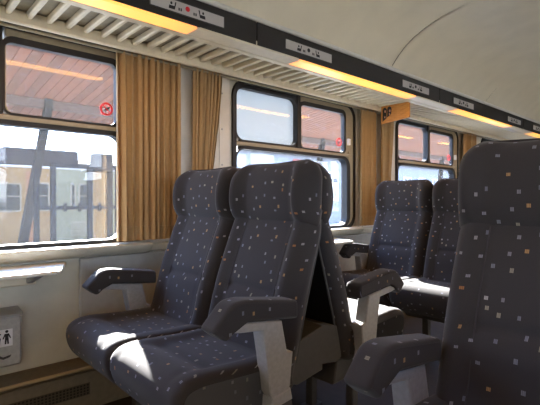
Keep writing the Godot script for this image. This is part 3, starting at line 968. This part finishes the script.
func make_outside() -> void:
	var o := boxpart("ground", Vector3(-60, -1.5, -90), Vector3(140, -1.2, 90), mats.ground, self, 0)
	tag(o, "pale gravel ground outside the carriage", "ground", "", "structure")
	var pf := boxpart("platform", Vector3(-30, -1.2, -15.2), Vector3(80, -0.75, -9.6), mats.platform, self, 0.02)
	var pr := boxpart("platform", Vector3(-40, -1.2, 1.1), Vector3(80, -0.30, 26), mats.platform, self, 0.02)
	tag(pr, "wide pale station platform on the photographer's side of the carriage", "platform", "", "structure")
	tag(pf, "grey station platform outside the windows", "platform", "", "structure")
	# the tan train on the next track
	var t := thing("train_carriage", Vector3(0, -1.2, -17.5), "tan railway carriage standing on the next track outside the first window", "train")
	boxpart("body", Vector3(-16, 0.35, -2.8), Vector3(9.0, 3.42, 0), mats.train_tan, t, 0.06)
	boxpart("pale_end", Vector3(4.95, 0.4, -0.01), Vector3(8.98, 3.38, 0.012), mats.train_green, t, 0.004)
	var b := MB.new()
	b.prism(PackedVector2Array([Vector2(-2.7, 3.40), Vector2(-0.1, 3.40), Vector2(-0.25, 3.62), Vector2(-0.8, 3.80), Vector2(-2.0, 3.80), Vector2(-2.55, 3.62)]), -16, 8.95, 0.02, Transform3D(Basis(Vector3(0, 0, 1), Vector3(0, 1, 0), Vector3(1, 0, 0)), Vector3.ZERO))
	put("roof", b, mats.train_roof, t)
	boxpart("roof_equipment", Vector3(3.35, 3.46, -1.2), Vector3(5.95, 4.08, -0.12), mats.train_roof, t, 0.04)
	boxpart("stripe", Vector3(-16, 3.36, 0), Vector3(9.0, 3.44, 0.03), mats.train_stripe, t, 0.01)
	for x in [-3.2, -0.95, 1.0, 2.98]:
		if x < 4.2: train_window(t, x, x + 0.95, 1.78, 2.80)
	for q in [[4.42, 4.86], [5.60, 5.80], [5.90, 6.30]]: train_window(t, q[0], q[1], 1.78, 2.84)
	var dr := boxpart("door", Vector3(4.08, 0.5, 0.0), Vector3(4.36, 3.25, 0.02), mats.train_door, t, 0.01)
	boxpart("handle", Vector3(4.30, 1.45, 0.02), Vector3(4.33, 1.75, 0.05), mats.alu, dr, 0.004)
	var lv := boxpart("louvre", Vector3(5.62, 0.80, 0.012), Vector3(6.28, 1.36, 0.024), mats.train_frame, t, 0.005)
	for i in 7: boxpart("slat", Vector3(5.66, 0.84 + i * 0.073, 0.02), Vector3(6.24, 0.875 + i * 0.073, 0.05), mats.train_green, lv, 0.004)
	boxpart("underframe", Vector3(-15.5, 0.15, -2.5), Vector3(8.8, 0.36, -0.2), mats.train_roof, t, 0.03)
	for x in [-13.0, -10.6, 4.2, 6.6]:
		b = MB.new()
		b.prism(disc(Vector2(x, 0.42), 0.42, 0.42, 24), -0.55, -0.42, 0.02)
		put("wheel", b, mats.dark_grey, t)
	# steel frame fence in front of it
	var f := thing("steel_fence", Vector3(0, -0.75, -9.9), "blue grey steel frame fence with posts outside the first window", "fence")
	for x in [2.50, 2.82, 3.58, 4.22]: boxpart("post", Vector3(x - 0.05, 0, -0.05), Vector3(x + 0.05, 2.52 if x > 2.6 else 2.4, 0.05), mats.steel_blue, f, 0.008)
	for y in [1.575, 2.47]: boxpart("rail", Vector3(2.50 if y < 2 else 2.82, y - 0.04, -0.035), Vector3(4.22, y + 0.04, 0.035), mats.steel_blue, f, 0.006)
	for x in [3.05, 3.35, 3.78, 4.0]: boxpart("clamp", Vector3(x - 0.03, 1.49, 0.03), Vector3(x + 0.03, 1.68, 0.07), mats.steel_blue, f, 0.006)
	var r2 := thing("platform_roof", Vector3(0, -0.30, 6.0), "flat station roof on posts on the photographer's side of the carriage", "canopy")
	boxpart("roof_slab", Vector3(-30, 4.0, -2.4), Vector3(60, 4.2, 8.0), mats.beam, r2, 0.02)
	for x in [-9.0, -1.0, 7.0, 15.0, 23.0]: boxpart("post", Vector3(x - 0.12, 0, 1.0), Vector3(x + 0.12, 4.0, 1.24), mats.steel_blue, r2, 0.02)
	# equipment pylon at the edge of the view
	var py := thing("signal_pylon", Vector3(4.0, -0.75, -10.3), "pale post with a blue cabinet on top at the edge of the first window", "post")
	boxpart("post", Vector3(-0.16, 0, -0.1), Vector3(0.04, 2.4, 0.1), mats.train_tan, py, 0.01)
	boxpart("cabinet", Vector3(-0.22, 2.4, -0.15), Vector3(0.22, 2.82, 0.15), mats.steel_blue, py, 0.02)
	boxpart("side_duct", Vector3(0.10, 0, -0.06), Vector3(0.24, 2.4, 0.08), mats.steel_blue, py, 0.01)
	# platform canopy: boards, edge beam, column with slanting strut
	var c := thing("platform_canopy", Vector3(0, -0.75, -13.0), "brown boarded platform roof seen through the upper window panes", "canopy")
	var tilt := atan2(0.55, 4.2)
	var len := 4.0
	var mesh_a := MB.new()
	mesh_a.box(Vector3(-0.116, -0.02, -2.4), Vector3(0.116, 0.02, len), 0.012)
	var ma := mesh_a.mesh()
	var i2 := 0
	var x := -4.0
	while x < 62.0:
		var p := share("plank", ma, mats.plank if (i2 * 7 + i2 / 3) % 5 > 1 else mats.plank_dark, c, Vector3(x, 4.52, 0))
		p.rotation.x = -tilt
		x += 0.236
		i2 += 1
	var bk := boxpart("roof_skin", Vector3(-4.2, 0.022, -2.45), Vector3(62.2, 0.06, len + 0.05), mats.beam, c, 0.01)
	bk.position = Vector3(0, 4.52, 0)
	bk.rotation.x = -tilt
	boxpart("edge_beam", Vector3(-5, 4.25, -0.18), Vector3(63, 4.50, 0.02), mats.beam, c, 0.02)
	for q in [[3.58], [15.0], [26.4], [37.8]]:
		var cx: float = q[0]
		b = MB.new()
		b.box(Vector3(cx - 0.10, 4.2, -0.12), Vector3(cx + 0.10, 5.05, 0.10), 0.01)
		put("column_head", b, mats.steel_blue, c)
		b = MB.new()
		b.prism(PackedVector2Array([Vector2(cx - 0.10, 4.25), Vector2(cx + 0.10, 4.25), Vector2(cx - 0.62, 0.0), Vector2(cx - 0.84, 0.0)]), -0.12, 0.10, 0.01)
		put("strut", b, mats.steel_blue, c)
	# pale building further along
	var bd := thing("station_building", Vector3(17, -1.2, -27), "pale blue station building with red boards seen through the middle and far windows", "building")
	boxpart("wall", Vector3(0, 0, -8), Vector3(52, 6.2, 0), mats.building, bd, 0.05)
	boxpart("roof", Vector3(-0.4, 6.2, -8.4), Vector3(52.4, 6.6, 0.5), mats.train_roof, bd, 0.05)
	for i in 15:
		var wx := 1.2 + i * 3.4
		var wn := boxpart("window_frame", Vector3(wx, 2.2, 0), Vector3(wx + 1.7, 4.9, 0.07), mats.white, bd, 0.02)
		boxpart("pane", Vector3(wx + 0.12, 2.32, 0.05), Vector3(wx + 0.80, 4.78, 0.09), mats.building_glass, wn, 0.01)
		boxpart("pane", Vector3(wx + 0.90, 2.32, 0.05), Vector3(wx + 1.58, 4.78, 0.09), mats.building_glass, wn, 0.01)
	for q in [[2.0, 3.4, 5.0, 5.9], [10.2, 11.6, 2.4, 5.8], [13.6, 14.4, 1.0, 4.8], [21.0, 23.0, 5.0, 5.9]]:
		boxpart("red_board", Vector3(q[0], q[2], 0.07), Vector3(q[1], q[3], 0.16), mats.red_board, bd, 0.02)

# ------------------------------------------------------------------
func _ready() -> void:
	rng.seed = 5
	var cam := Camera3D.new()
	cam.name = "camera"
	cam.fov = rad_to_deg(2 * atan(202.5 / 437.0))
	cam.near = 0.02
	cam.far = 400
	add_child(cam)
	cam.position = Vector3(0, 0.98, 0)
	cam.rotation = Vector3(-atan(2.0 / 437.0), -deg_to_rad(42.3), 0)
	cam.current = true
	var we := WorldEnvironment.new()
	we.name = "environment"
	var env := Environment.new()
	env.background_mode = Environment.BG_SKY
	var sky := Sky.new()
	var sm := ProceduralSkyMaterial.new()
	sm.sky_top_color = Color(0.52, 0.67, 0.90)
	sm.sky_horizon_color = Color(0.90, 0.93, 0.96)
	sm.sky_energy_multiplier = 3.1
	sm.ground_bottom_color = Color(0.42, 0.41, 0.39)
	sm.ground_horizon_color = Color(0.75, 0.77, 0.78)
	sm.ground_energy_multiplier = 1.5
	sky.sky_material = sm
	env.sky = sky
	env.tonemap_mode = Environment.TONE_MAPPER_LINEAR
	env.tonemap_exposure = 1.1
	env.sdfgi_enabled = true
	env.ssao_enabled = true
	env.ssil_enabled = true
	we.environment = env
	add_child(we)
	var sun := DirectionalLight3D.new()
	sun.name = "sun"
	sun.light_energy = 30.0
	sun.light_color = Color(1.0, 0.99, 0.97)
	sun.light_angular_distance = 0.53
	sun.shadow_enabled = true
	add_child(sun)
	sun.look_at_from_position(Vector3.ZERO, Vector3(-0.317, -0.565, 1.0), Vector3.UP)
	make_materials()
	make_setting()
	var ws := [["window_1", "window behind the photographer's left shoulder", -1], ["window_2", "large window at left showing the tan train outside", 0], ["window_3", "middle window with a pale bluish upper left pane", 1], ["window_4", "farthest window in view, past the wooden sign", 2], ["window_5", "window hidden beyond the large foreground seat", 3]]
	for w in ws:
		make_window(w[0], w[1], win_x(w[2]), w[2] == 1, true)
	for i in 5:
		make_window("window_%d" % (6 + i), "%s window on the photographer's own side of the carriage" % ["first", "second", "third", "fourth", "fifth"][i], FIRST_WINDOW + (i - 1) * PITCH, false, false, PI, RIGHT_Z)
	make_rack()
	make_lamps()
	make_heater()
	make_seats()
	make_curtains()
	make_table("small white folding table under the first window, glaring in the sun", FIRST_WINDOW)
	make_table("small white folding table under the middle window, mostly hidden by seats", FIRST_WINDOW + PITCH + 0.09)
	make_bin()
	make_cards()
	make_sign()
	make_outside()
